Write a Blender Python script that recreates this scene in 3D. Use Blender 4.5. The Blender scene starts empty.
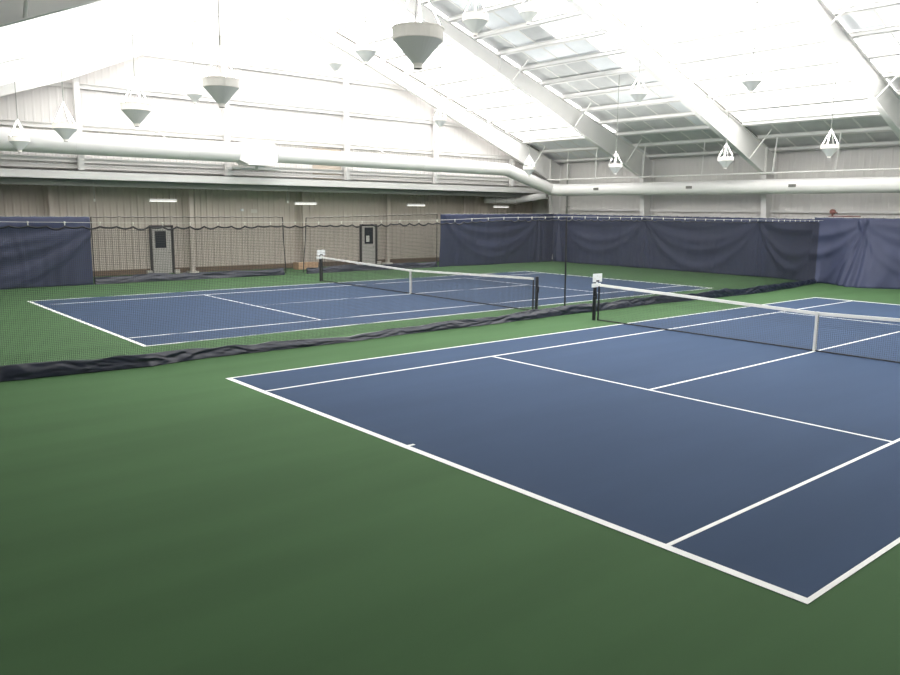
import bpy, bmesh, math, random
from mathutils import Vector, noise
random.seed(7)
S = bpy.context.scene
COL = S.collection
PI = math.pi

# ------------------------------------------------------------------ materials
def _nt(name):
    m = bpy.data.materials.new(name); m.use_nodes = True
    nt = m.node_tree
    return m, nt, nt.nodes['Principled BSDF']

def mat(name, col, rough=.6, metal=0., var=0., scale=4., bump=0., spec=.5, stretch=(1, 1, 1), detail=4., con=False):
    m, nt, b = _nt(name)
    b.inputs['Base Color'].default_value = (*col, 1)
    b.inputs['Roughness'].default_value = rough
    b.inputs['Metallic'].default_value = metal
    b.inputs['Specular IOR Level'].default_value = spec
    if var or bump:
        tc = nt.nodes.new('ShaderNodeTexCoord'); mp = nt.nodes.new('ShaderNodeMapping')
        mp.inputs['Scale'].default_value = stretch
        nz = nt.nodes.new('ShaderNodeTexNoise'); nz.inputs['Scale'].default_value = scale
        nz.inputs['Detail'].default_value = detail
        nt.links.new(tc.outputs['Object'], mp.inputs['Vector']); nt.links.new(mp.outputs[0], nz.inputs['Vector'])
        if var:
            rp = nt.nodes.new('ShaderNodeMix'); rp.data_type = 'RGBA'
            rp.inputs['A'].default_value = (*[c * (1 - var) for c in col], 1)
            rp.inputs['B'].default_value = (*[min(1, c * (1 + var)) for c in col], 1)
            src = nz.outputs['Fac']
            if con:
                mr = nt.nodes.new('ShaderNodeMapRange'); mr.inputs['From Min'].default_value = .36; mr.inputs['From Max'].default_value = .64
                nt.links.new(src, mr.inputs['Value']); src = mr.outputs['Result']
            nt.links.new(src, rp.inputs['Factor'])
            nt.links.new(rp.outputs['Result'], b.inputs['Base Color'])
        if bump:
            bp = nt.nodes.new('ShaderNodeBump'); bp.inputs['Strength'].default_value = bump
            bp.inputs['Distance'].default_value = .01
            nt.links.new(nz.outputs['Fac'], bp.inputs['Height']); nt.links.new(bp.outputs[0], b.inputs['Normal'])
    return m

def emit(name, col, strength, base=(.8, .8, .8)):
    m, nt, b = _nt(name)
    b.inputs['Base Color'].default_value = (*base, 1)
    b.inputs['Emission Color'].default_value = (*col, 1)
    b.inputs['Emission Strength'].default_value = strength
    b.inputs['Roughness'].default_value = .8
    return m

SKY_L = 3.3
M = dict(
    green=mat('green acrylic', (.062, .124, .055), .9, var=.055, scale=.5, spec=.12, stretch=(.35, 2.4, 1), detail=8, con=True),
    blue=mat('blue acrylic', (.045, .071, .127), .9, var=.04, scale=.5, spec=.12, stretch=(.35, 2.4, 1), detail=8, con=True),
    line=mat('line paint', (.88, .88, .86), .6, var=.05, scale=3),
    white=mat('white steel paint', (.80, .79, .775), .55, var=.03, scale=1.5),
    siding=mat('white ribbed siding', (.74, .715, .70), .6, var=.04, scale=.6),
    wallback=mat('pale grey siding', (.74, .72, .70), .6, var=.04, scale=.5),
    beige=mat('beige ribbed siding', (.52, .46, .405), .6, var=.06, scale=.8),
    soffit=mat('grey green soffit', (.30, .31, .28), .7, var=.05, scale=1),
    base=mat('brown base strip', (.16, .11, .075), .7, var=.1, scale=3),
    foil=mat('grey foil insulation', (.56, .565, .57), .5, var=.22, scale=1.6, bump=.4),
    palefoil=mat('pale foil insulation', (.80, .82, .85), .45, var=.10, scale=1.6, bump=.3),
    sky=emit('translucent skylight', (1.0, .985, .96), SKY_L),
    duct=mat('white duct paint', (.79, .78, .77), .45, var=.03, scale=2),
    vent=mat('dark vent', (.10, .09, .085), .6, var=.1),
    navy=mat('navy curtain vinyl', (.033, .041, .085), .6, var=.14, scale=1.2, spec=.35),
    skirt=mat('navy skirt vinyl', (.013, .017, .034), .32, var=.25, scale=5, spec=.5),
    black=mat('black cord', (.012, .012, .015), .6, var=.1),
    post=mat('black post paint', (.014, .014, .017), .4, var=.1),
    band=mat('white net band', (.80, .79, .76), .7, var=.05, scale=8),
    cable=mat('white coated cable', (.62, .60, .56), .5, var=.05),
    hook=mat('white plastic hook', (.85, .83, .76), .5, var=.05),
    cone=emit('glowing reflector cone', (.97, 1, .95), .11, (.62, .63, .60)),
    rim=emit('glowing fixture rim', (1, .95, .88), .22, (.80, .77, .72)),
    bulb=emit('lamp glow', (1, .97, .9), 12),
    tube=emit('fluorescent tube', (1, .98, .92), 1.2),
    door=mat('grey door paint', (.46, .44, .41), .5, var=.04, scale=3),
    frame=mat('dark door frame', (.025, .022, .022), .5, var=.1),
    glass=mat('dark door glass', (.02, .024, .03), .12, var=.1),
    paper=mat('white paper notice', (.72, .72, .68), .8, var=.06, scale=15),
    card=mat('brown cardboard', (.45, .29, .18), .8, var=.1, scale=5),
    concrete=mat('pale concrete', (.6, .57, .52), .8, var=.1, scale=8),
    sign=mat('white placard', (.80, .82, .82), .5, var=.04, scale=8),
    red=mat('rust red metal', (.13, .042, .034), .5, var=.2, scale=15),
    tan=mat('tan patch panel', (.52, .45, .38), .7, var=.06),
    dark=mat('dark plastic', (.03, .03, .032), .5, var=.1),
)

# ------------------------------------------------------------------ helpers
def obj(name, bm, m, parent=None, smooth=False, kind=None, label=None):
    bmesh.ops.recalc_face_normals(bm, faces=bm.faces)
    me = bpy.data.meshes.new(name)
    if parent is not None: off = parent_world(parent)
    else:
        xs = [v.co.x for v in bm.verts]; ys = [v.co.y for v in bm.verts]; zs = [v.co.z for v in bm.verts]
        off = Vector(((min(xs) + max(xs)) / 2, (min(ys) + max(ys)) / 2, min(zs)))
    bmesh.ops.translate(bm, verts=bm.verts, vec=-off)
    bm.to_mesh(me); bm.free()
    me.materials.append(M[m] if isinstance(m, str) else m)
    if smooth:
        for p in me.polygons: p.use_smooth = True
    o = bpy.data.objects.new(name, me); COL.objects.link(o)
    if parent is not None:
        o.parent = parent
        o['_w'] = 0; del o['_w']
        WORLD[o] = off
    else:
        o.location = off; WORLD[o] = off
    if kind: o['kind'] = kind
    if label: o['label'] = label
    return o
WORLD = {}
def parent_world(p): return WORLD[p]

def tag(o, label, cat, group=None):
    o['label'] = label; o['category'] = cat
    if group: o['group'] = group
    return o

def thing(name, loc, label, cat, group=None):
    o = bpy.data.objects.new(name, None); COL.objects.link(o)
    o.location = loc; o.empty_display_size = .2; WORLD[o] = Vector(loc)
    return tag(o, label, cat, group)

def BM(): return bmesh.new()

def box(bm, x0, x1, y0, y1, z0, z1):
    v = [bm.verts.new((x, y, z)) for z in (z0, z1) for y in (y0, y1) for x in (x0, x1)]
    for f in ((0, 2, 3, 1), (4, 5, 7, 6), (0, 1, 5, 4), (2, 6, 7, 3), (0, 4, 6, 2), (1, 3, 7, 5)):
        bm.faces.new([v[i] for i in f])
    return v

def hexa(bm, lo, up):          # two quads (lists of 4 points)
    a = [bm.verts.new(p) for p in lo]; b = [bm.verts.new(p) for p in up]
    bm.faces.new(a[::-1]); bm.faces.new(b)
    for i in range(4):
        j = (i + 1) % 4
        bm.faces.new((a[i], a[j], b[j], b[i]))

def tube(bm, pts, r, n=8, cap=True, radii=None):
    pts = [Vector(p) for p in pts]
    rings = []
    for i, p in enumerate(pts):
        if i == 0: d = (pts[1] - p).normalized(); k = 1
        elif i == len(pts) - 1: d = (p - pts[i - 1]).normalized(); k = 1
        else:
            d0 = (p - pts[i - 1]).normalized(); d1 = (pts[i + 1] - p).normalized()
            d = (d0 + d1).normalized(); k = 1 / max(.5, d.dot(d0))
        a = Vector((0, 0, 1)) if abs(d.z) < .9 else Vector((1, 0, 0))
        s = d.cross(a).normalized(); t = d.cross(s).normalized()
        # widen along the mitre only in the bend plane (approximate)
        rr = (radii[i] if radii else r)
        bend = None
        if 0 < i < len(pts) - 1:
            bd = (d1 - d0)
            if bd.length > 1e-4: bend = bd.normalized()
        ring = []
        for q in range(n):
            o = (s * math.cos(2 * PI * q / n) + t * math.sin(2 * PI * q / n)) * rr
            if bend is not None: o = o + bend * o.dot(bend) * (k - 1)
            ring.append(bm.verts.new(p + o))
        rings.append(ring)
    for a, b in zip(rings, rings[1:]):
        for q in range(n):
            bm.faces.new((a[q], a[(q + 1) % n], b[(q + 1) % n], b[q]))
    if cap:
        bm.faces.new(rings[0][::-1]); bm.faces.new(rings[-1])

def lathe(bm, c, prof, n=28, close=False):
    rings = []
    for r, z in prof:
        if r < 1e-5: rings.append([bm.verts.new((c[0], c[1], c[2] + z))])
        else: rings.append([bm.verts.new((c[0] + r * math.cos(2 * PI * q / n), c[1] + r * math.sin(2 * PI * q / n), c[2] + z)) for q in range(n)])
    if close: rings.append(rings[0])
    for a, b in zip(rings, rings[1:]):
        if len(a) == 1 and len(b) == 1: continue
        for q in range(n):
            p = (q + 1) % n
            if len(a) == 1: bm.faces.new((a[0], b[q], b[p]))
            elif len(b) == 1: bm.faces.new((a[q], a[p], b[0]))
            else: bm.faces.new((a[q], a[p], b[p], b[q]))

def lerp(a, b, t): return a + (b - a) * t
def interp(tab, x):
    if x <= tab[0][0]: return tab[0][1]
    for (a, b), (c, d) in zip(tab, tab[1:]):
        if x <= c: return b + (d - b) * (x - a) / (c - a)
    return tab[-1][1]

# ------------------------------------------------------------------ building dimensions (metres)
RX = 13.35                       # ridge line
XB, XF = 33.2, -8.4              # eave walls
YL, YR = 22.1, -16.3             # upper gable wall, near gable wall
YLOW = 24.0                      # recessed lower wall under the overhang
ZSOF = 4.27
def mir(x): return x if x >= RX else 2 * RX - x
def top(x): return 6.43 + .335 * (32.1 - mir(x))           # rafter top flange
def deck(x): return top(x) + .22
LEFT_LO = [(-5.4, 4.80), (-3.41, 5.66), (-1.75, 6.36), (-.49, 6.78), (3.37, 8.15), (6.94, 9.76), (11.2, 11.26), (RX, 12.1)]
def low(x):
    if x >= RX: return min(5.1 + .39 * (32.0 - x), top(x) - .6)
    return min(interp(LEFT_LO, x), top(x) - .6)
FR_Y = [21.5, 14.35, 6.92, -.5, -7.9, -15.3]

# floor
b = BM(); box(b, XF - .2, XB + .2, YR - .2, YLOW + .2, -.12, 0)
obj('floor', b, 'green', kind='structure', label='green acrylic tennis hall floor')

# ribbed walls
def rib_profile(a0, a1, pitch=.305, d=.032):
    out = []; a = a0
    while a < a1 - 1e-6:
        for f, o in ((0, 0), (.62, 0), (.72, d), (.9, d)):
            p = a + f * pitch
            if p < a1: out.append((p, o))
        a += pitch
    out.append((a1, 0))
    return out

def ribbed(name, along, a0, a1, plane, sgn, z0, ztop, m, label, thick=.12, d=.032):
    b = BM(); pr = rib_profile(a0, a1, d=d)
    if along == 'x' and a0 < RX < a1: pr = sorted(pr + [(RX, 0)])
    def P(a, o, z): return (a, plane + sgn * o, z) if along == 'x' else (plane + sgn * o, a, z)
    lo = [b.verts.new(P(a, o, z0)) for a, o in pr]; hi = [b.verts.new(P(a, o, ztop(a))) for a, o in pr]
    lob = [b.verts.new(P(a, -thick, z0)) for a, o in pr]; hib = [b.verts.new(P(a, -thick, ztop(a))) for a, o in pr]
    for i in range(len(pr) - 1):
        b.faces.new((lo[i], lo[i + 1], hi[i + 1], hi[i])); b.faces.new((lob[i], hib[i], hib[i + 1], lob[i + 1]))
        b.faces.new((hi[i], hi[i + 1], hib[i + 1], hib[i])); b.faces.new((lo[i], lob[i], lob[i + 1], lo[i + 1]))
    b.faces.new((lo[0], hi[0], hib[0], lob[0])); b.faces.new((lo[-1], lob[-1], hib[-1], hi[-1]))
    return obj(name, b, m, kind='structure', label=label)

ribbed('wall_left_upper', 'x', XF, XB, YL, -1, ZSOF + .05, lambda a: deck(a) - .03, 'siding', 'white ribbed upper gable wall above the doors', d=.011)
ribbed('wall_left', 'x', XF, XB, YLOW, -1, 0, lambda a: ZSOF, 'beige', 'beige ribbed lower wall with two doors under the overhang')
ribbed('wall_back', 'y', YR, YLOW + .1, XB, -1, 0, lambda a: deck(XB) - .05, 'wallback', 'pale ribbed side wall behind the long navy curtain', d=.014)
b = BM(); box(b, XF - .12, XF, YR, YLOW, 0, deck(XF))
obj('wall_front', b, 'siding', kind='structure', label='white side wall next to the viewer')
ribbed('wall_right', 'x', XF, XB, YR, 1, 0, lambda a: deck(a) - .03, 'siding', 'white gable wall behind the viewer')
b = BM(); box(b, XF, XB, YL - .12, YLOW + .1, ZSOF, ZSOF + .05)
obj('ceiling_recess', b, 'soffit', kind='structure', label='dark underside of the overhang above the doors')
b = BM()
for x0, x1 in ((XF, 7.2), (8.38, 19.08), (20.27, XB)): box(b, x0, x1, YLOW - .06, YLOW - .034, 0, .25)
obj('baseboard_left', b, 'base', kind='structure', label='brown base strip along the beige wall')
b = BM(); box(b, 15.0, 16.7, YL - .05, YL - .033, 4.62, 6.2)
obj('trim_1', b, 'tan', kind='structure', label='tan patch panel behind the long duct')
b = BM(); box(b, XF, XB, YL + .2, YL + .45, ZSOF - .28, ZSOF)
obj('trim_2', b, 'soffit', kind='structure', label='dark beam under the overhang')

# ------------------------------------------------------------------ roof
ceil_root = bpy.data.objects.new('ceiling', None); COL.objects.link(ceil_root)
ceil_root.location = (RX, 3, deck(RX)); WORLD[ceil_root] = Vector((RX, 3, deck(RX)))
ceil_root['kind'] = 'structure'; ceil_root['label'] = 'pitched white roof of the tennis hall'
PUR = [17.42 + 1.525 * k for k in range(11)]           # 17.42 .. 32.67
PUR = [14.37, 15.9] + PUR
BAYS = [(14.35, YL), (6.92, 14.35), (-.5, 6.92), (-7.9, -.5), (YR, -7.9)]
cells = {'foil': BM(), 'palefoil': BM(), 'sky': BM()}
def quadslab(bm, x0, x1, y0, y1, th=.05):
    hexa(bm, [(x0, y0, deck(x0)), (x1, y0, deck(x1)), (x1, y1, deck(x1)), (x0, y1, deck(x0))],
         [(x0, y0, deck(x0) + th), (x1, y0, deck(x1) + th), (x1, y1, deck(x1) + th), (x0, y1, deck(x0) + th)])
wn = 0
def skylight(x0, x1, y0, y1, label):
    global wn
    wn += 1
    b = BM(); quadslab(b, x0, x1, y0, y1)
    obj('window_%d' % wn, b, 'sky', kind='structure', label=label)
edges_r = [RX] + PUR + [XB + .15]
edges_l = [2 * RX - e for e in edges_r] + [-8.6]
XS = PUR[10]
XSL = 2 * RX - XS
for bi, (y0, y1) in enumerate(BAYS):
    for side, ed in (('r', edges_r), ('l', edges_l)):
        lit = bi == 2 or (bi == 0 and side == 'r') or (side == 'l' and bi == 1)
        if lit:
            a, c = (RX, XS) if side == 'r' else (XSL, RX)
            skylight(a, c, y0, y1, 'glowing white skylight over the %s slope, %s' % ('far' if side == 'r' else 'near',
                     ('bay beside the gable wall', 'second bay from the gable wall', 'third bay from the gable wall')[bi]))
        ncol = 6; dy = (y1 - y0) / ncol
        for r in range(len(ed) - 1):
            x0, x1 = min(ed[r], ed[r + 1]), max(ed[r], ed[r + 1])
            if lit and mir((x0 + x1) / 2) < XS: continue
            for c in range(ncol):
                cy0 = y1 - (c + 1) * dy
                key = 'foil'
                if bi == 1:
                    p = (c - 1.2) * .22 + (25.5 - x0) * .09 - .05
                    if c == 0: p = -1
                    if random.random() < p: key = 'palefoil'
                    if c >= 2 and side == 'r' and x0 < 14.8 + 2.2 * (c - 1) + random.uniform(-1.6, 2): key = 'sky'  # glowing cells stand in for uplight glare and bloom on the foil
                elif bi == 0: key = 'sky' if side == 'l' and x0 > 1.5 else 'palefoil' if x0 > -4 else 'foil'
                elif bi in (3, 4):
                    if random.random() < .6: key = 'palefoil'
                    if side == 'r' and x1 < (28 if bi == 3 else 31) and (bi == 4 or (c * 2 + r) % 6 != 0): key = 'sky'  # glowing panels added over the near bays to brighten the near floor
                    if side == 'l' and x0 > (4.5 if bi == 3 else 6): key = 'sky'  # likewise added for more light near the viewer
                quadslab(cells[key], x0, x1, cy0, cy0 + dy)
obj('insulation_panel', cells['foil'], 'foil', ceil_root, label='grey foil insulation panels')
obj('insulation_panel', cells['palefoil'], 'palefoil', ceil_root, label='pale foil insulation panels')
wn += 1
obj('window_%d' % wn, cells['sky'], 'sky', kind='structure', label='scattered glowing translucent panels among the grey foil panels')
# second translucent patch of the middle bay, near the ridge
b = BM()
for bi in (1, 3, 4):
    y0, y1 = BAYS[bi]
    for side in (1, -1):
        for c in range(1, 6):
            yy = y1 - (y1 - y0) * c / 6
            xs = (RX, XB) if side > 0 else (XF, RX)
            if side < 0 and bi == 1: continue
            hexa(b, [(xs[0], yy - .045, deck(xs[0]) - .02), (xs[1], yy - .045, deck(xs[1]) - .02), (xs[1], yy + .045, deck(xs[1]) - .02), (xs[0], yy + .045, deck(xs[0]) - .02)],
                 [(xs[0], yy - .045, deck(xs[0]) - .002), (xs[1], yy - .045, deck(xs[1]) - .002), (xs[1], yy + .045, deck(xs[1]) - .002), (xs[0], yy + .045, deck(xs[0]) - .002)])
for bi in (0, 2):
    y0, y1 = BAYS[bi]
    for c in range(1, 6):
        yy = y1 - (y1 - y0) * c / 6
        xs = (XS, XB)
        hexa(b, [(xs[0], yy - .045, deck(xs[0]) - .02), (xs[1], yy - .045, deck(xs[1]) - .02), (xs[1], yy + .045, deck(xs[1]) - .02), (xs[0], yy + .045, deck(xs[0]) - .02)],
             [(xs[0], yy - .045, deck(xs[0]) - .002), (xs[1], yy - .045, deck(xs[1]) - .002), (xs[1], yy + .045, deck(xs[1]) - .002), (xs[0], yy + .045, deck(xs[0]) - .002)])
obj('insulation_strap', b, 'white', ceil_root, label='white straps holding the insulation')

ORD = ['first', 'second', 'third', 'fourth', 'fifth', 'sixth', 'seventh', 'eighth', 'ninth', 'tenth', 'eleventh', 'twelfth', 'thirteenth']
def purlin(x, label):
    b = BM(); s = 1 if x >= RX else -1
    y0, y1 = YR + .05, YL - .05
    z1 = deck(x) - .004; z0 = top(x) + .012
    sl = -.335 * s
    def strip(xa, xb, za, zb):
        b2 = [(xa, y0, za), (xb, y0, za + sl * (xb - xa)), (xb, y1, za + sl * (xb - xa)), (xa, y1, za)]
        hexa(b, b2, [(p[0], p[1], p[2] + zb) for p in b2])
    strip(x - .012, x + .012, z0, z1 - z0 - .03)                       # web
    strip(x - .012, x + .115, z0, .014)                                # bottom lip
    strip(x - .085, x + .012, z1 - .045 + (.028 if s > 0 else -.028) * 0, .012)
    tag(obj('roof_purlin', b, 'white'), label, 'purlin', 'roof purlins')
for i, x in enumerate(reversed(PUR)):
    purlin(x, 'white roof purlin on the far slope, %s up from the duct side eave' % ORD[i])
for i, x in enumerate(reversed(PUR)):
    purlin(2 * RX - x, 'white roof purlin on the near slope, %s up from the viewer side eave' % ORD[i])

# ------------------------------------------------------------------ portal frames
def flange(bm, xs, f, y, w, th):
    for a, c in zip(xs, xs[1:]):
        hexa(bm, [(a, y - w, f(a)), (c, y - w, f(c)), (c, y + w, f(c)), (a, y + w, f(a))],
             [(a, y - w, f(a) + th), (c, y - w, f(c) + th), (c, y + w, f(c) + th), (a, y + w, f(a) + th)])
def frame(y, label):
    t = thing('portal_frame', (RX, y, 0), label, 'steel frame', 'white portal frames')
    for xs in ([RX, 17, 21, 25, 29, 32.1], [-5.4, -3.41, -1.75, -.49, 3.37, 6.94, 11.2, RX]):
        b = BM()
        for a, c in zip(xs, xs[1:]):
            hexa(b, [(a, y - .012, low(a)), (c, y - .012, low(c)), (c, y + .012, low(c)), (a, y + .012, low(a))],
                 [(a, y - .012, top(a)), (c, y - .012, top(c)), (c, y + .012, top(c)), (a, y + .012, top(a))])
        flange(b, xs, low, y, .13, .02); flange(b, xs, lambda q: top(q) - .02, y, .13, .02)
        obj('rafter', b, 'white', t)
    for xi, xo in ((32.1, XB - .08), (-5.4, -6.52)):
        b = BM(); s = 1 if xo > xi else -1
        zt = top(xo) - .03; zi = low(xi)
        xb = xo - s * .42
        # web, inner flange, outer flange
        hexa(b, [(xb, y - .012, 0), (xo, y - .012, 0), (xo, y + .012, 0), (xb, y + .012, 0)],
             [(xi, y - .012, zi), (xo, y - .012, zi), (xo, y + .012, zi), (xi, y + .012, zi)])
        hexa(b, [(xi, y - .012, zi), (xo, y - .012, zi), (xo, y + .012, zi), (xi, y + .012, zi)],
             [(xi, y - .012, top(xi) - .01), (xo, y - .012, zt), (xo, y + .012, zt), (xi, y + .012, top(xi) - .01)])
        hexa(b, [(xb, y - .13, 0), (xb + s * .02, y - .13, 0), (xb + s * .02, y + .13, 0), (xb, y + .13, 0)],
             [(xi, y - .13, zi), (xi + s * .02, y - .13, zi), (xi + s * .02, y + .13, zi), (xi, y + .13, zi)])
        box(b, *sorted((xo, xo - s * .02)), y - .13, y + .13, 0, zt)
        obj('column', b, 'white', t)
        b = BM(); box(b, *sorted((xi - s * .01, xi + s * .012)), y - .12, y + .12, zi + .02, top(xi) - .02)
        box(b, *sorted((xi, xo)), y - .12, y + .12, zi - .01, zi + .012)
        obj('stiffener_plate', b, 'white', t)
    for x in (6.94, 20.6):                       # splice plates
        b = BM(); box(b, x - .02, x + .02, y - .125, y + .125, low(x) - .03, top(x) - .02)
        obj('splice_plate', b, 'white', t)
    for x in (30.4, 26.0, 21.4, 2 * RX - 30.4, 2 * RX - 26.0, -3.1):
        for s in (-1, 1):
            if y + s * 1.1 > YL - .1 or y + s * 1.1 < YR + .1: continue
            b = BM(); tube(b, [(x, y + s * .1, low(x) + .02), (x, y + s * 1.15, top(x) + .10)], .032, 6)
            obj('flange_brace', b, 'white', t)
FL = ['white tapered roof frame standing against the gable wall', 'white tapered roof frame, second from the gable wall',
      'white tapered roof frame, third from the gable wall, over the near net', 'white tapered roof frame crossing the top left corner, fourth from the gable wall',
      'white tapered roof frame fifth from the gable wall', 'white tapered roof frame beside the wall behind the viewer']
for y, l in zip(FR_Y, FL): frame(y, l)

for k, (y, th) in enumerate(((21.36, .09), (6.78, .05))):  # dark strips standing in for the shadow line above two frames
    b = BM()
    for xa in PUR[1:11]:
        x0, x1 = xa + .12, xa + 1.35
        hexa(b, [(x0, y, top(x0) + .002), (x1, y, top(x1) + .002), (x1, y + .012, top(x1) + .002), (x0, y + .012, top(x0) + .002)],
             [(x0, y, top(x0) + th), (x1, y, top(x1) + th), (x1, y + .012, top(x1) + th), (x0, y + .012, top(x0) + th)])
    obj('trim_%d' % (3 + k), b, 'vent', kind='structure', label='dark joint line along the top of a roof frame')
# ------------------------------------------------------------------ gable wall columns and girts
def hcol(name, x, y, z0, z1, m, label, cat, group, w=.11, plate=False):
    b = BM(); box(b, x - w, x + w, y - .11, y - .095, z0, z1); box(b, x - w, x + w, y + .095, y + .11, z0, z1)
    box(b, x - .01, x + .01, y - .095, y + .095, z0, z1)
    if not plate: return tag(obj(name, b, m), label, cat, group)
    t = thing(name, (x, y, 0), label, cat, group)
    obj('shaft', b, m, t)
    b = BM(); box(b, x - .24, x + .24, y - .2, y + .2, 0, .09)
    obj('base_plate', b, 'concrete', t, label='pale base block')
    return t
for x, l in ((3.8, 'white gable post above the left navy curtain, leftmost'), (10.3, 'white gable post beside the square duct box'), (16.9, 'white gable post, third from the left'),
             (22.9, 'white gable post, fourth from the left'), (29.0, 'white gable post where the long duct bends down')):
    hcol('gable_post', x, YL - .27, ZSOF + .36, low(x) if x not in () else 0, 'white', l, 'post', 'white posts on the upper gable wall')
for x, l in ((2.95, 'slim post at the beige wall behind the left navy curtain'), (9.1, 'slim beige post right of the left door'), (15.25, 'slim pale post beside the cardboard box'),
             (20.75, 'slim post just right of the right door'), (26.6, 'slim post at the beige wall behind the far navy curtain')):
    hcol('wall_post', x, YLOW - .45, .0, ZSOF - .3 if False else ZSOF - .01, 'beige', l, 'post', 'slim posts along the beige wall', w=.09, plate=True)
def girt(z, h, label, y0=YL - .15, y1=YL - .035, extra=False):
    # inside the gable outline
    if z > 6:
        xr = 32.1 - (z + h - 6.43) / .335; xl = 2 * RX - xr
    else: xl, xr = XF + .05, XB - .1
    b = BM(); box(b, xl, xr, y1 - .02, y1, z, z + h); box(b, xl, xr, y0, y1, z, z + .02); box(b, xl, xr, y0, y1, z + h - .02, z + h)
    tag(obj('wall_girt', b, 'white'), label, 'wall girt', 'horizontal rails of the upper gable wall')
girt(6.28, .2, 'white horizontal wall rail just above the long duct')
girt(7.95, .2, 'white horizontal wall rail, second above the long duct')
girt(9.6, .2, 'white horizontal wall rail, topmost on the gable')
girt(4.95, .2, 'white horizontal wall rail just under the long duct')
girt(4.70, .16, 'white horizontal wall rail just above the beam at the overhang')
b = BM(); box(b, XF + .05, XB - .1, YL - .40, YL - .36, ZSOF - .02, ZSOF + .36); box(b, XF + .05, XB - .1, YL - .40, YL - .121, ZSOF - .02, ZSOF + .0); box(b, XF + .05, XB - .1, YL - .40, YL - .16, ZSOF + .32, ZSOF + .36)
tag(obj('fascia_beam', b, 'white'), 'long white beam along the bottom edge of the overhang', 'beam')
# rail over the far curtain
b = BM(); box(b, XB - .18, XB - .035, -15.9, 21.2, 3.18, 3.3)
tag(obj('wall_rail', b, 'white'), 'white horizontal rail on the pale wall just above the far curtain', 'wall rail')

# ------------------------------------------------------------------ ducts
def duct_run(name, pts, r, label, seam=2.4, grilles=()):
    t = thing(name, pts[0], label, 'duct')
    V = [Vector(p) for p in pts]
    def plane_pt(i, o, d):                      # slide a ring point along the run to the mitre plane at joint i
        if 0 < i < len(V) - 1:
            nn = ((V[i] - V[i - 1]).normalized() + (V[i + 1] - V[i]).normalized()).normalized()
            return o + d * ((V[i] - o).dot(nn) / d.dot(nn))
        return o
    for i in range(len(V) - 1):
        b = BM(); d = (V[i + 1] - V[i]).normalized(); s1 = d.cross(Vector((0, 0, 1))).normalized(); s2 = d.cross(s1)
        rings = []
        for j in (i, i + 1):
            rings.append([b.verts.new(plane_pt(j, V[j] + (s1 * math.cos(2 * PI * q / 36) + s2 * math.sin(2 * PI * q / 36)) * r, d)) for q in range(36)])
        for q in range(36): b.faces.new((rings[0][q], rings[0][(q + 1) % 36], rings[1][(q + 1) % 36], rings[1][q]))
        o = obj('duct_pipe', b, 'duct', t, smooth=True)
    for p, q in zip(V, V[1:]):
        L = (q - p).length; d = (q - p) / L
        k = int(L / seam)
        for i in range(1, k + 1):
            c = p + d * (i * L / (k + 1)); b = BM(); tube(b, [c - d * .015, c + d * .015], r + .006, 36)
            obj('seam_ring', b, 'duct', t)
    return t
DY, DZ = 20.75, 5.64
box_x0, box_x1 = 10.55, 11.85
main = duct_run('air_duct', [(XF + .1, DY, DZ), (box_x0 - .33, DY, DZ)], .44, 'large round white duct on the gable wall, left of the square box')
b = BM(); box(b, box_x0, box_x1, DY - .55, DY + .5, DZ - .55, DZ + .52)
for xa, xb in ((box_x0, box_x0 - .32), (box_x1, box_x1 + .32)):
    hexa(b, [(xa, DY - .5, DZ - .5), (xa, DY + .48, DZ - .5), (xa, DY + .48, DZ + .48), (xa, DY - .5, DZ + .48)],
         [(xb, DY - .33, DZ - .33), (xb, DY + .33, DZ - .33), (xb, DY + .33, DZ + .33), (xb, DY - .33, DZ + .33)])
t = thing('duct_box', ((box_x0 + box_x1) / 2, DY, DZ - .55), 'square white box joining two lengths of the gable duct', 'duct box')
obj('housing', b, 'duct', t)
b = BM(); box(b, 10.2, 12.6, DY + .42, YL - .42, 4.93, 5.0); box(b, 11.2, 11.5, DY - .2, DY + .1, DZ - .72, DZ - .552)
obj('bracket', b, 'white', t)
DX2, DZ2 = 31.55, 4.44
t = duct_run('air_duct', [(box_x1 + .33, DY, DZ), (27.5, DY, DZ - .08), (DX2 - .3, 20.55, DZ2 + .04), (DX2, 19.9, DZ2), (DX2, -15.6, DZ2)], .36,
             'large round white duct from the square box, bending down and running above the far curtain')
for y in (16.9, 10.6, 4.95, -.6):
    b = BM(); a = math.radians(200)
    cx, cz = DX2 - .355, DZ2 + .02
    box(b, cx - .03, cx + .05, y - .18, y + .18, cz - .065, cz + .075)
    g = obj('vent_grille', b, 'vent', t, label='dark louvred vent')
    b = BM()
    for k in range(4): box(b, cx - .036, cx - .03, y - .17, y + .17, cz - .055 + k * .035, cz - .042 + k * .035)
    obj('louvre', b, 'soffit', g)
duct_run('branch_duct', [(31.1, 20.75, 4.12), (30.3, 22.7, 3.80), (28.3, 23.45, 3.80)], .21, 'short round duct branching into the recess at the far corner', seam=9)
for i, x in enumerate((1.5, 7.0, 18.5, 24.0)):
    b = BM(); tube(b, [(x, DY, DZ + .43), (x, DY + .75, DZ + .75), (x, YL - .15, DZ + .75)], .02, 6)
    o = obj('duct_hanger', b, 'white', [main, t][i > 1])
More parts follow.
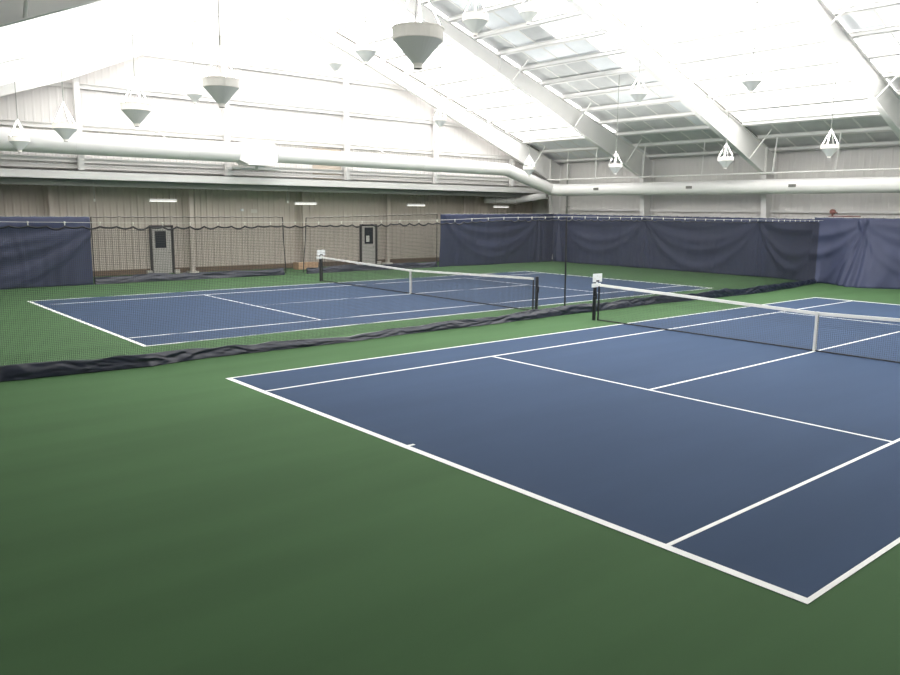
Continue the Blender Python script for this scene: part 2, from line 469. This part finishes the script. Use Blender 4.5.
# thin pipe above the far duct
t = thing('gas_pipe', (31.2, 21, 4.86), 'thin white pipe with slanted hangers running above the far duct', 'pipe')
b = BM(); tube(b, [(31.2, 20.9, 4.7), (31.2, 20.9, 5.08), (31.2, -15.9, 5.12)], .035, 8); obj('pipe', b, 'white', t)
for y in (19.2, 17.0, 13.6, 9.9, 6.0, 3.0, -.9, -4):
    b = BM(); tube(b, [(31.2, y, 5.1), (30.95, y - .25, top(30.95) + .03)], .03, 6); obj('hanger', b, 'white', t)
b = BM(); tube(b, [(32.9, 20.65, .0), (32.9, 20.65, 6.1)], .06, 8)
for z in (1.0, 2.6, 3.4, 4.2, 5.2): box(b, 32.84, 33.19, 20.6, 20.7, z, z + .05)
tag(obj('conduit_pipe', b, 'soffit'), 'dark vertical pipe on the pale wall at the far corner', 'pipe')

# ------------------------------------------------------------------ courts
def court(y0, label):
    t = thing('tennis_court', (11.885, y0 - 5.485, 0), label, 'tennis court', 'blue tennis courts')
    def q(name, x0, x1, u0, u1, m, z0, z1, lab=None):
        b = BM(); box(b, x0, x1, y0 - u1, y0 - u0, z0, z1); return obj(name, b, m, t, label=lab)
    L, W = 23.77, 10.97
    q('playing_surface', 0, L, 0, W, 'blue', .0005, .004)
    a, c = .0042, .0075
    q('baseline', 0, .10, 0, W, 'line', a, c); q('baseline', L - .10, L, 0, W, 'line', a, c)
    for u in (0, W - .05): q('doubles_sideline', .1, L - .1, u, u + .05, 'line', a, c)
    for u in (1.37, W - 1.42): q('singles_sideline', .1, L - .1, u, u + .05, 'line', a, c)
    for v in (5.485, 18.235): q('service_line', v, v + .05, 1.42, W - 1.42, 'line', a, c)
    q('center_service_line', 5.535, 18.235, 5.46, 5.51, 'line', a, c)
    q('center_mark', .1, .2, 5.46, 5.51, 'line', a, c); q('center_mark', L - .2, L - .1, 5.46, 5.51, 'line', a, c)
    return t
court(0, 'blue tennis court with white lines nearest the viewer')
court(15.29, 'blue tennis court with white lines beyond the dividing net')

def strand(bm, p, q, w):
    """thin three-sided thread from p to q"""
    p, q = Vector(p), Vector(q); d = (q - p).normalized()
    a = Vector((0, 0, 1)) if abs(d.z) < .9 else Vector((1, 0, 0))
    s = d.cross(a).normalized() * w; u = d.cross(s).normalized() * w
    r = [[bm.verts.new(c + o) for o in (s, -.5 * s + .87 * u, -.5 * s - .87 * u)] for c in (p, q)]
    for i in range(3):
        j = (i + 1) % 3; bm.faces.new((r[0][i], r[0][j], r[1][j], r[1][i]))

def tennis_net(y0, label, post_labels, placard):
    X = 11.885; ya, yb = y0 + .914 - .06, y0 - 10.97 - .914 + .06; yc = y0 - 5.485
    def zt(y):
        f = abs(y - yc) / (ya - yc); return .914 + (1.07 - .914) * f
    t = thing('tennis_net', (X, yc, 0), label, 'tennis net', 'tennis nets')
    b = BM(); n = int((ya - yb) / .045)
    for i in range(n + 1):
        y = lerp(ya, yb, i / n); strand(b, (X, y, .03), (X, y, zt(y) - .03), .0021)
    rows = 20
    for k in range(rows):
        f = k / rows
        for a, c in ((ya, yc), (yc, yb)):
            strand(b, (X, a, lerp(.03, zt(a) - .04, f)), (X, c, lerp(.03, zt(c) - .04, f)), .0021)
    # doubled upper mesh
    for i in range(n):
        y = lerp(ya, yb, (i + .5) / n); strand(b, (X + .01, y, zt(y) - .35), (X + .01, y, zt(y) - .03), .0018)
    obj('mesh', b, 'black', t)
    b = BM()
    for a, c in ((ya, yc), (yc, yb)):
        hexa(b, [(X - .022, a, zt(a) - .062), (X + .022, a, zt(a) - .062), (X + .022, c, zt(c) - .062), (X - .022, c, zt(c) - .062)],
             [(X - .018, a, zt(a) + .008), (X + .018, a, zt(a) + .008), (X + .018, c, zt(c) + .008), (X - .018, c, zt(c) + .008)])
    obj('headband', b, 'band', t, label='white headband')
    b = BM(); box(b, X - .03, X - .024, yc - .03, yc + .03, .009, .925); box(b, X + .024, X + .03, yc - .03, yc + .03, .009, .925); box(b, X - .03, X + .03, yc - .03, yc + .03, .92, .928)
    obj('center_strap', b, 'band', t, label='white center strap')
    b = BM(); tube(b, [(X, lerp(ya, yb, i / 24), .03) for i in range(25)], .017, 6); obj('bottom_cord', b, 'black', t)
    for y in (ya, yb):
        b = BM(); box(b, X - .012, X + .012, y - .025, y + .025, .012, zt(y) - .064); obj('side_band', b, 'black', t)
    for k, (yp, pl) in enumerate(zip((y0 + .914 + .09, y0 - 10.97 - .914 - .09), post_labels)):
        p = thing('net_post', (X, yp, 0), pl, 'net post', 'net posts')
        b = BM(); lathe(b, (X, yp, 0), [(0, 0), (.052, 0), (.052, 1.1), (.046, 1.12), (0, 1.12)], 16); obj('pole', b, 'post', p, smooth=False)
        b = BM(); box(b, X - .035, X + .035, yp - .07, yp - .05, .62, .80); tube(b, [(X - .05, yp - .06, .7), (X - .12, yp - .06, .7), (X - .12, yp - .06, .6)], .012, 6)
        obj('winch', b, 'post', p)
        if placard and k == 0:
            c = thing('score_keeper', (X, yp - .08, .98), placard, 'score board', 'score boards on net posts')
            y1 = yp - .068
            b = BM(); box(b, X - .20, X + .20, y1 - .016, y1, 1.13, 1.37); obj('board', b, 'sign', c)
            b = BM(); box(b, X - .24, X + .14, y1 - .03, y1, .98, 1.09); obj('rail', b, 'sign', c)
            b = BM(); box(b, X - .06, X + .07, y1 - .025, y1 - .0165, 1.135, 1.18); obj('number_tab', b, 'dark', c, label='dark tab')
            for xx, zz in ((-.12, 1.20), (.10, 1.24), (-.01, 1.28)):
                b = BM(); box(b, X + xx - .02, X + xx + .02, y1 - .022, y1 - .0165, zz, zz + .045); obj('number_tab', b, 'paper', c, label='pale number tab')
            b = BM(); box(b, X - .03, X + .03, y1, y1 + .012, .99, 1.34); obj('bracket', b, 'sign', c)
tennis_net(0, 'tennis net with white band across the near court', ('black net post of the near court by the dividing net', 'black net post at the near court right side'),
           'white score board on top of the near court net post')
tennis_net(15.29, 'tennis net with white band across the far court', ('black net post of the far court near the cardboard box', 'black net post of the far court just behind the dividing net'),
           'white score board on top of the far court net post')

# ------------------------------------------------------------------ hanging netting
def netting_mesh(path, x0, x1, ztop, z0, pitch=.05, w=.0016):
    b = BM(); n = int((x1 - x0) / pitch)
    for i in range(n + 1):
        x = lerp(x0, x1, i / n); y = path(x); strand(b, (x, y, z0), (x, y, ztop(x)), w)
    rows = int((ztop(x0) - z0) / pitch); seg = max(4, int((x1 - x0) / .7))
    for k in range(rows + 1):
        f = k / rows
        for s in range(seg):
            xa, xb = lerp(x0, x1, s / seg), lerp(x0, x1, (s + 1) / seg)
            strand(b, (xa, path(xa), lerp(z0, ztop(xa), f)), (xb, path(xb), lerp(z0, ztop(xb), f)), w)
    return b

def bunched(path, x0, x1, h, depth, seed, facing=-1, step=.04):
    """vinyl hem resting on the floor: a creased sheet standing from its front edge up to the netting"""
    b = BM(); n = int((x1 - x0) / step); m = 12; rows = []
    N = noise.noise
    for i in range(n + 1):
        x = lerp(x0, x1, i / n); y = path(x)
        hh = (h(x) if callable(h) else h) * (1 + .3 * N((x * .6, seed, 0)) + .16 * N((x * 2.1, seed, 5)))
        d = depth * (1 + .9 * N((x * .5, seed, 9)))
        r = []
        for k in range(m + 1):
            f = k / m
            ph = x + .45 * f * N((x * .4, seed, 2))
            big = N((ph * 1.0, f * .9, seed + 3)) * .10
            ridge = (.5 - abs(N((ph * 1.5 + f * 1.3, f * 1.6 - ph * .5, seed + 7)))) * .10
            fine = (.5 - abs(N((ph * 3.6 - f * 2.5, f * 2.4, seed + 11)))) * .045
            c = (big + ridge * 1.3 + fine * 1.5) * math.sin(min(1., .12 + f) * PI * .86) * (.35 + depth * 2.2)
            z = hh * (1 - f)
            yo = facing * (d * f ** 1.3 + c)
            r.append(b.verts.new((x + .05 * N((x * 2, f * 3, seed + 1)), y + yo, max(.006, z))))
        r.append(b.verts.new((x, y - facing * .10, .006))); r.append(b.verts.new((x, y - facing * .06, hh * .96)))
        rows.append(r)
    q = m + 3
    for a, c in zip(rows, rows[1:]):
        for k in range(q):
            b.faces.new((a[k], a[(k + 1) % q], c[(k + 1) % q], c[k]))
    b.faces.new(rows[0]); b.faces.new(rows[-1][::-1])
    return b

DIV = [(-6.5, 2.2), (-3.3, 2.3), (-1.63, 2.1), (-.71, 2.03), (.41, 2.22), (2.34, 2.18), (4.1, 2.13), (5.7, 2.27), (9.2, 2.25), (11.4, 2.38), (13.7, 2.36), (16.6, 2.46), (19.5, 2.28), (24, 2.2), (26.5, 2.45), (29.9, 2.9)]
def dpath(x): return interp(DIV, x)
CABT = [(-6.5, 2.93), (-2.95, 2.86), (0, 2.83), (3.3, 2.84), (7.3, 2.89), (9.1, 2.95), (12.4, 2.98), (16.6, 2.95), (20.3, 2.90), (30.2, 2.84)]
def ztc(x): return interp(CABT, x)
t = thing('divider_net', (12.3, 2.3, 0), 'long black dividing net with navy hem between the two courts', 'divider net')
ZSC = lambda x: ztc(x) - .11
b = netting_mesh(dpath, -6.5, 29.9, ZSC, .18, .035, .0033); obj('netting', b, 'black', t)
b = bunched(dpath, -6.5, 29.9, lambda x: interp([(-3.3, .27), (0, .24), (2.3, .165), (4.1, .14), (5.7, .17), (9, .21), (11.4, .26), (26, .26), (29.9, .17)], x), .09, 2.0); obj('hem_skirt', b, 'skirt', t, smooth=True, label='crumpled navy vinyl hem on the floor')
b = BM(); tube(b, [(x, dpath(x), ztc(x)) for x in [-6.5 + .75 * k for k in range(50)]], .0065, 6); obj('cable', b, 'cable', t, label='white cable')
hx = [-6.25 + .6 * k for k in range(61)]
b = BM()
pts = []
hr = [-6.25 + .3 * k for k in range(121)]
for a, c in zip(hr, hr[1:]):
    dp = random.uniform(.015, .06)
    for k in range(6):
        f = k / 6; x = lerp(a, c, f); pts.append((x, dpath(x), ztc(x) - .075 - dp * math.sin(PI * f)))
tube(b, pts, .017, 5); obj('top_rope', b, 'black', t)
for x in hx:
    b = BM(); y = dpath(x); z = ztc(x)
    lathe(b, (x, y, z - .075), [(0, .02), (.008, .02), (.009, .06), (.017, .066), (.017, .086), (0, .09)], 8)
    obj('snap_hook', b, 'hook', t)
b = BM(); tube(b, [(12.17, dpath(12.17) + .012, .18), (12.14, dpath(12) + .012, 1.6), (12.12, dpath(12) + .012, ztc(12))], .026, 6); obj('seam_rope', b, 'black', t, label='black vertical seam rope')

YB = 20.2
def bpath(x): return YB + .05 * math.sin(x * 1.3)
def door_net(x0, x1, z0t, z1t, label, hemlab, seed, sl, sr):
    t = thing('backdrop_net', ((x0 + x1) / 2, YB, 0), label, 'backdrop net', 'black nets in front of the doors')
    zt = lambda x: lerp(z0t, z1t, (x - x0) / (x1 - x0))
    obj('netting', netting_mesh(bpath, x0, x1, zt, .12, .05, .0014), 'black', t)
    b = BM(); pts = []; n = int((x1 - x0) / .11)
    for i in range(n + 1):
        x = lerp(x0, x1, i / n); pts.append((x, bpath(x), zt(x) - .03 * abs(math.sin(i * PI / 5.0)) + .02 * noise.noise((x * 2, 0, seed))))
    tube(b, pts, .013, 5); obj('top_rope', b, 'black', t)
    for x, dx, on in ((x0, -sl, sl > 0), (x1, sr, sr > 0)):
        b = BM(); tube(b, [(x, bpath(x), zt(x)), (x + dx * .3, bpath(x), 1.6), (x + dx, bpath(x), .06)], .022, 6); obj('side_rope', b, 'black', t)
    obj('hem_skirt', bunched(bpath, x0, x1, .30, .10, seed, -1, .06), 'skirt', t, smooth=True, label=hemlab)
    b = BM(); tube(b, [(x0, YB, zt(x0) + .02), (x1, YB, zt(x1) + .02)], .006, 5); obj('cable', b, 'cable', t)
door_net(3.58, 12.2, 2.73, 2.74, 'black backdrop net hanging in front of the left door', 'crumpled navy hem', 11.0, 0, .12)
door_net(13.45, 21.7, 2.71, 2.92, 'black backdrop net hanging in front of the right door', 'crumpled navy hem', 17.0, .22, 0)

# ------------------------------------------------------------------ navy curtains
def curtain(name, p0, p1, z0t, z1t, label, seed, amp=.16, flare=0., flare_fn=None, swags=(), cat='curtain', gather=()):
    p0, p1 = Vector((*p0, 0)), Vector((*p1, 0)); d = p1 - p0; L = d.length; d /= L
    nrm = Vector((d.y, -d.x, 0))                     # into the hall (chosen by the point order)
    n = int(L / .055); m = 34; b = BM(); rows = []
    for i in range(n + 1):
        s = L * i / n; zt = lerp(z0t, z1t, i / n) - .015 * abs(math.sin(s * PI / .6)); r = []
        for k in range(m + 1):
            f = k / m
            g = f ** .8
            ph = s + .4 * noise.noise((s * .5, f * 1.2, seed))
            o = amp * g * (noise.noise((ph * .6, f * .5, seed)) * 1.1 + noise.noise((ph * 1.5, f * .8, seed + 4)) * .35)
            o += .035 * noise.noise((ph * 3.6, f * 1.0, seed + 8)) * (.3 + g)
            for s0, s1, dm, cnt, am in swags:          # nested folds sagging between two hanging points
                u = (s - s0) / (s1 - s0)
                if not 0 < u < 1: continue
                sag = (4 * u * (1 - u)) ** .8
                for j in range(1, cnt + 1):
                    fj = dm * (j - .35 + .25 * math.sin(j * 3 + seed)) / cnt * sag
                    wj = .05 + .028 * sag
                    e = (f - fj) / wj
                    if abs(e) < 3: o += am * (.4 + .6 * sag) * math.exp(-e * e)
            for gs, gw, ga in gather:                 # folds falling from a gathered point
                w = gw * (.25 + f); e = (s - gs) / w
                if abs(e) < 2.2: o += ga * math.cos(e * 7.5) * math.exp(-e * e * 1.2) * (.3 + .7 * f)
            if flare_fn: o += flare_fn(s) * f ** 1.6
            q = p0 + d * s + nrm * (o + .06)
            z = zt * (1 - f)
            if k == m: z = .005
            r.append(b.verts.new((q.x, q.y, max(.005, z))))
        rows.append(r)
    for a, c in zip(rows, rows[1:]):
        for k in range(m): b.faces.new((a[k], a[k + 1], c[k + 1], c[k]))
    t = thing(name, ((p0 + p1) / 2), label, cat, 'navy backdrop curtains')
    o = obj('curtain_sheet', b, 'navy', t, smooth=True)
    md = o.modifiers.new('thickness', 'SOLIDIFY'); md.thickness = .008
    b = BM(); a = p0.copy(); a.z = z0t + .01; c = p1.copy(); c.z = z1t + .01
    tube(b, [a + nrm * .06, c + nrm * .06], .008, 5); obj('cable', b, 'cable', t)
    b = BM(); k = int(L / .42)
    for i in range(k + 1):
        q = lerp(p0, p1, i / k) + nrm * .055; z = lerp(z0t, z1t, i / k)
        box(b, q.x - .012, q.x + .012, q.y - .012, q.y + .012, z - .03, z + .03)
    obj('grommet', b, 'soffit', t)
    return t
curtain('backdrop_curtain', (-6.3, 20.15), (3.5, 20.15), 2.75, 2.74, 'navy backdrop curtain at far left, left of the left door', 3.0, amp=.16, swags=((-1.5, 10.3, 1.25, 5, .09),))
curtain('backdrop_curtain', (21.85, 20.15), (31.05, 20.15), 2.92, 2.97, 'navy backdrop curtain to the right of the right door, reaching the corner', 6.2, amp=.12, swags=((.2, 7.9, .95, 4, .07),), gather=((8.0, .7, .07), (9.0, .25, .07)))
curtain('backdrop_curtain', (31.15, 20.14), (31.15, 3.0), 2.97, 2.9, 'long navy backdrop curtain along the pale wall under the far duct', 9.1, amp=.13, swags=((.3, 7.0, .85, 3, .07), (6.9, 13.8, .95, 4, .075), (13.7, 17.6, 1.0, 3, .11)),
        flare_fn=lambda s: .9 * math.exp(-((s - 17) / 1.3) ** 2), gather=((.4, .7, .10), (7.0, .4, .05), (13.8, .3, .06)))
curtain('backdrop_curtain', (30.75, 3.5), (30.75, -15.8), 2.98, 3.0, 'bluer navy curtain at far right, next to the red reel', 12.4, amp=.16, swags=((-2.2, 2.4, 1.1, 3, .11), (2.0, 9, 1.0, 4, .09)),
        flare_fn=lambda s: .35 + 1.2 * math.exp(-((s - 2.7) / 1.25) ** 2), gather=((2.3, .5, .10),))

# reel on bracket
t = thing('winch_reel', (31.0, 2.85, 2.95), 'small rust red reel on a bracket above the far curtain', 'reel')
b = BM(); tube(b, [(30.95, 2.85, 3.24), (31.07, 2.85, 3.24)], .12, 16); obj('drum', b, 'red', t)
b = BM(); tube(b, [(30.89, 2.85, 3.24), (30.95, 2.85, 3.24)], .05, 10); tube(b, [(30.9, 2.85, 3.24), (30.9, 2.58, 3.19)], .03, 6); obj('crank', b, 'red', t)
b = BM(); box(b, 30.98, 31.04, 2.82, 2.88, 3.0, 3.14); box(b, 30.98, 33.1, 2.81, 2.89, 3.02, 3.06); box(b, 30.96, 31.06, 1.6, 3.0, 3.01, 3.05); obj('bracket', b, 'red', t)

# ------------------------------------------------------------------ doors
def door(n, x0, x1, h, win, paper, label):
    y = YLOW - .034
    b = BM()
    box(b, x0 - .10, x0, y - .09, y, 0, h + .08); box(b, x1, x1 + .10, y - .09, y, 0, h + .08); box(b, x0 - .10, x1 + .10, y - .09, y, h, h + .09)
    r = obj('door_%d' % n, b, 'frame', kind='structure', label=label)
    WORLD[r] = r.location.copy()
    b = BM(); box(b, x0 + .005, x1 - .005, y - .05, y - .005, .01, h - .005); leaf = obj('door_leaf', b, 'door', r, label='grey door leaf')
    wx0, wx1, wz0, wz1 = win
    b = BM(); box(b, wx0, wx1, y - .062, y - .05, wz0, wz1); obj('pane', b, 'glass', leaf, label='dark window pane')
    b = BM(); tube(b, [(x1 - .09, y - .05, 1.0), (x1 - .09, y - .11, 1.0), (x1 - .2, y - .11, 1.0)], .014, 6); obj('handle', b, 'dark', leaf)
    if paper:
        b = BM(); box(b, *paper[:2], y - .068, y - .062, *paper[2:]); obj('notice', b, 'paper', leaf, label='white paper notice')
    for xx in (x0 - .22, x1 + .18):
        b = BM(); box(b, xx - .11, xx + .11, y - .22, y - .03, 0, .17); obj('kick_block', b, 'concrete', r, label='pale block at the door foot')
door(1, 7.33, 8.26, 2.2, (7.48, 8.0, 1.22, 2.02), None, 'left door, grey with a dark window and black frame')
door(2, 19.2, 20.16, 2.2, (19.4, 19.98, 1.18, 2.1), (19.5, 19.72, 1.3, 1.65), 'right door, grey with a paper notice in its dark window')

b = BM(); box(b, 14.35, 15.5, 22.55, 23.1, 0, .36)
t = thing('cardboard_box', (14.92, 22.8, 0), 'low brown cardboard box on the floor by the beige wall', 'box')
obj('carton', b, 'card', t); b = BM(); box(b, 14.36, 15.49, 22.80, 22.85, .36, .364); obj('tape', b, 'tan', t, label='packing tape')
t = thing('emergency_light', (12.0, YLOW - .1, 2.98), 'small white emergency light high on the beige wall', 'emergency light')
b = BM(); box(b, 11.9, 12.02, YLOW - .12, YLOW - .002, 2.98, 3.1); obj('housing', b, 'sign', t)
b = BM(); box(b, 12.45, 12.8, YLOW - .06, YLOW - .035, 2.9, 3.08)
tag(obj('wall_plate', b, 'concrete'), 'small beige plate on the wall right of the emergency light', 'wall plate')

# recess lights and conduits
for x, z, l in ((7.45, 3.42, 'fluorescent strip light above the left door'), (14.85, 3.38, 'fluorescent strip light above the cardboard box'),
                (22.1, 3.38, 'fluorescent strip light right of the right door'), (28.9, 3.36, 'fluorescent strip light near the far corner')):
    y = 22.6
    t = thing('strip_light', (x, y, z), l, 'strip light', 'fluorescent strip lights under the overhang')
    b = BM(); hexa(b, [(x - .62, y - .10, z), (x + .62, y - .10, z), (x + .62, y + .10, z), (x - .62, y + .10, z)], [(x - .62, y - .04, z + .09), (x + .62, y - .04, z + .09), (x + .62, y + .04, z + .09), (x - .62, y + .04, z + .09)])
    obj('housing', b, 'white', t)
    for dy in (-.045, .045):
        b = BM(); tube(b, [(x - .6, y + dy, z - .018), (x + .6, y + dy, z - .018)], .016, 8); obj('tube', b, 'tube', t)
    for dx in (-.5, .5):
        b = BM(); tube(b, [(x + dx, y, z + .08), (x + dx, y, ZSOF)], .006, 5); obj('hanger', b, 'soffit', t)
for x, z, l in ((4.3, 3.35, 'thin hanging cord with a pale plug above the left curtain edge'), (13.5, 3.4, 'thin hanging cord with a pale plug left of the second strip light')):
    t = thing('drop_cord', (x, 22.0, z), l, 'cord', 'drop cords under the overhang')
    b = BM(); tube(b, [(x, 22.0, z + .1), (x, 22.0, ZSOF)], .014, 6); obj('cord', b, 'soffit', t)
    b = BM(); tube(b, [(x, 22.0, z), (x, 22.0, z + .12)], .04, 8); obj('plug', b, 'paper', t)

# ------------------------------------------------------------------ uplight cones
def fixture_parts(root, c, zroof):
    x, y, z = c
    b = BM(); lathe(b, c, [(0, 0), (.058, 0), (.058, .035), (.07, .06), (0, .06)], 20); tip = obj('tip', b, 'rim', root, label='pale bottom cap')
    b = BM(); lathe(b, c, [(.0, -.006), (.05, -.006), (.05, 0), (0, 0)], 16); obj('tip_plate', b, 'vent', tip)
    b = BM(); lathe(b, c, [(.065, .055), (.305, .335), (.30, .345), (.055, .07)], 32, close=True); obj('cone', b, 'cone', root, smooth=False, label='grey cone')
    b = BM(); lathe(b, c, [(.305, .33), (.318, .335), (.318, .465), (.328, .47), (.328, .485), (.30, .485), (.30, .345)], 32, close=True); obj('rim', b, 'rim', root)
    b = BM(); lathe(b, c, [(0, .10), (.04, .10), (.055, .18), (.05, .28), (0, .32)], 12); obj('bulb', b, 'bulb', root)
    for k in range(4):
        a = PI / 4 + k * PI / 2
        b = BM(); tube(b, [(x + .31 * math.cos(a), y + .31 * math.sin(a), z + .46), (x + .02 * math.cos(a), y + .02 * math.sin(a), z + 1.02)], .0095, 6); obj('hanger_rod', b, 'white', root)
    b = BM(); tube(b, [(x, y, z + 1.0), (x, y, z + 1.06)], .03, 8); obj('yoke', b, 'white', root)
LAMPS = [
    (.2, 15.59, 4.88, 'farthest left hanging cone light in front of the long duct'), (.2, 10.2, 4.91, 'second hanging cone light from the left, in front of the long duct'),
    (.2, 4.57, 4.91, 'third hanging cone light from the left, just above the long duct'), (.2, .17, 4.93, 'grey hanging cone light left of the square duct box'),
    (.2, -5.54, 4.89, 'largest hanging cone light at top centre, nearest the viewer'),
    (7.4, 18.44, 7.34, 'small pale hanging cone light against the gable wall, upper left'), (7.4, 6.12, 7.31, 'pale cone light just left of the largest cone light'),
    (7.4, 1.4, 7.37, 'cream hanging cone light right of the largest cone light, beside the second roof frame'),
    (RX, 17.2, 9.1, 'tiny pale cone light high at the ridge against the gable'), (RX, 5.4, 9.2, 'pale cone light at top edge, right of the cream one'),
    (18.5, 16.14, 7.01, 'tiny cone light against the gable above the duct bend'), (18.5, 4.71, 7.07, 'white cone light under grey foil panels between second and third roof frames'),
    (18.5, .26, 7.01, 'grey cone light alone against the bright white roof bay'),
    (24, 15.49, 4.93, 'white cone light over the duct bend at the far corner'), (24, 9.92, 4.86, 'white cone light in front of the knee of the second roof frame'),
    (24, 4.28, 4.93, 'white cone light in front of the knee of the third roof frame'), (24, .05, 5.2, 'rightmost white cone light above the far duct'),
]
for x, y, z, l in LAMPS:
    root = thing('cone_light', (x, y, z), l, 'hanging light', 'hanging cone uplights')
    zr = deck(x) - .01
    fixture_parts(root, (x, y, z), zr)
    b = BM(); tube(b, [(x, y, z + 1.05), (x, y, zr)], .012, 6); obj('cable', b, 'soffit', root)
    ld = bpy.data.lights.new('uplight', 'SPOT'); ld.energy = 480; ld.color = (1, .97, .93)
    ld.spot_size = math.radians(165); ld.spot_blend = .5; ld.shadow_soft_size = .12
    lo = bpy.data.objects.new('uplight', ld); COL.objects.link(lo); lo.parent = root; lo.location = (0, 0, .45); lo.rotation_euler = (PI, 0, 0)

# ------------------------------------------------------------------ world and camera
w = bpy.data.worlds.new('World'); S.world = w; w.use_nodes = True
w.node_tree.nodes['Background'].inputs[0].default_value = (.9, .95, 1, 1); w.node_tree.nodes['Background'].inputs[1].default_value = .3

cd = bpy.data.cameras.new('Camera'); cam = bpy.data.objects.new('Camera', cd); COL.objects.link(cam)
yaw, pit, roll, F = .8647, -.1613, .0101, 784.065
f = Vector((math.cos(yaw) * math.cos(pit), math.sin(yaw) * math.cos(pit), math.sin(pit)))
r = Vector((math.sin(yaw), -math.cos(yaw), 0)); u = r.cross(f)
r2 = math.cos(roll) * r + math.sin(roll) * u; u2 = -math.sin(roll) * r + math.cos(roll) * u
from mathutils import Matrix
cam.matrix_world = Matrix(((r2.x, u2.x, -f.x, -6.1031), (r2.y, u2.y, -f.y, -13.6019), (r2.z, u2.z, -f.z, 3.149), (0, 0, 0, 1)))
cd.sensor_width = 36; cd.sensor_fit = 'HORIZONTAL'; cd.lens = F * 36 / 900; cd.clip_start = .05; cd.clip_end = 300
S.camera = cam
S.view_settings.view_transform = 'Standard'; S.view_settings.look = 'None'
S.view_settings.exposure = .15; S.view_settings.gamma = 1; S.view_settings.use_curve_mapping = False
S.cycles.max_bounces = 8; S.cycles.diffuse_bounces = 5
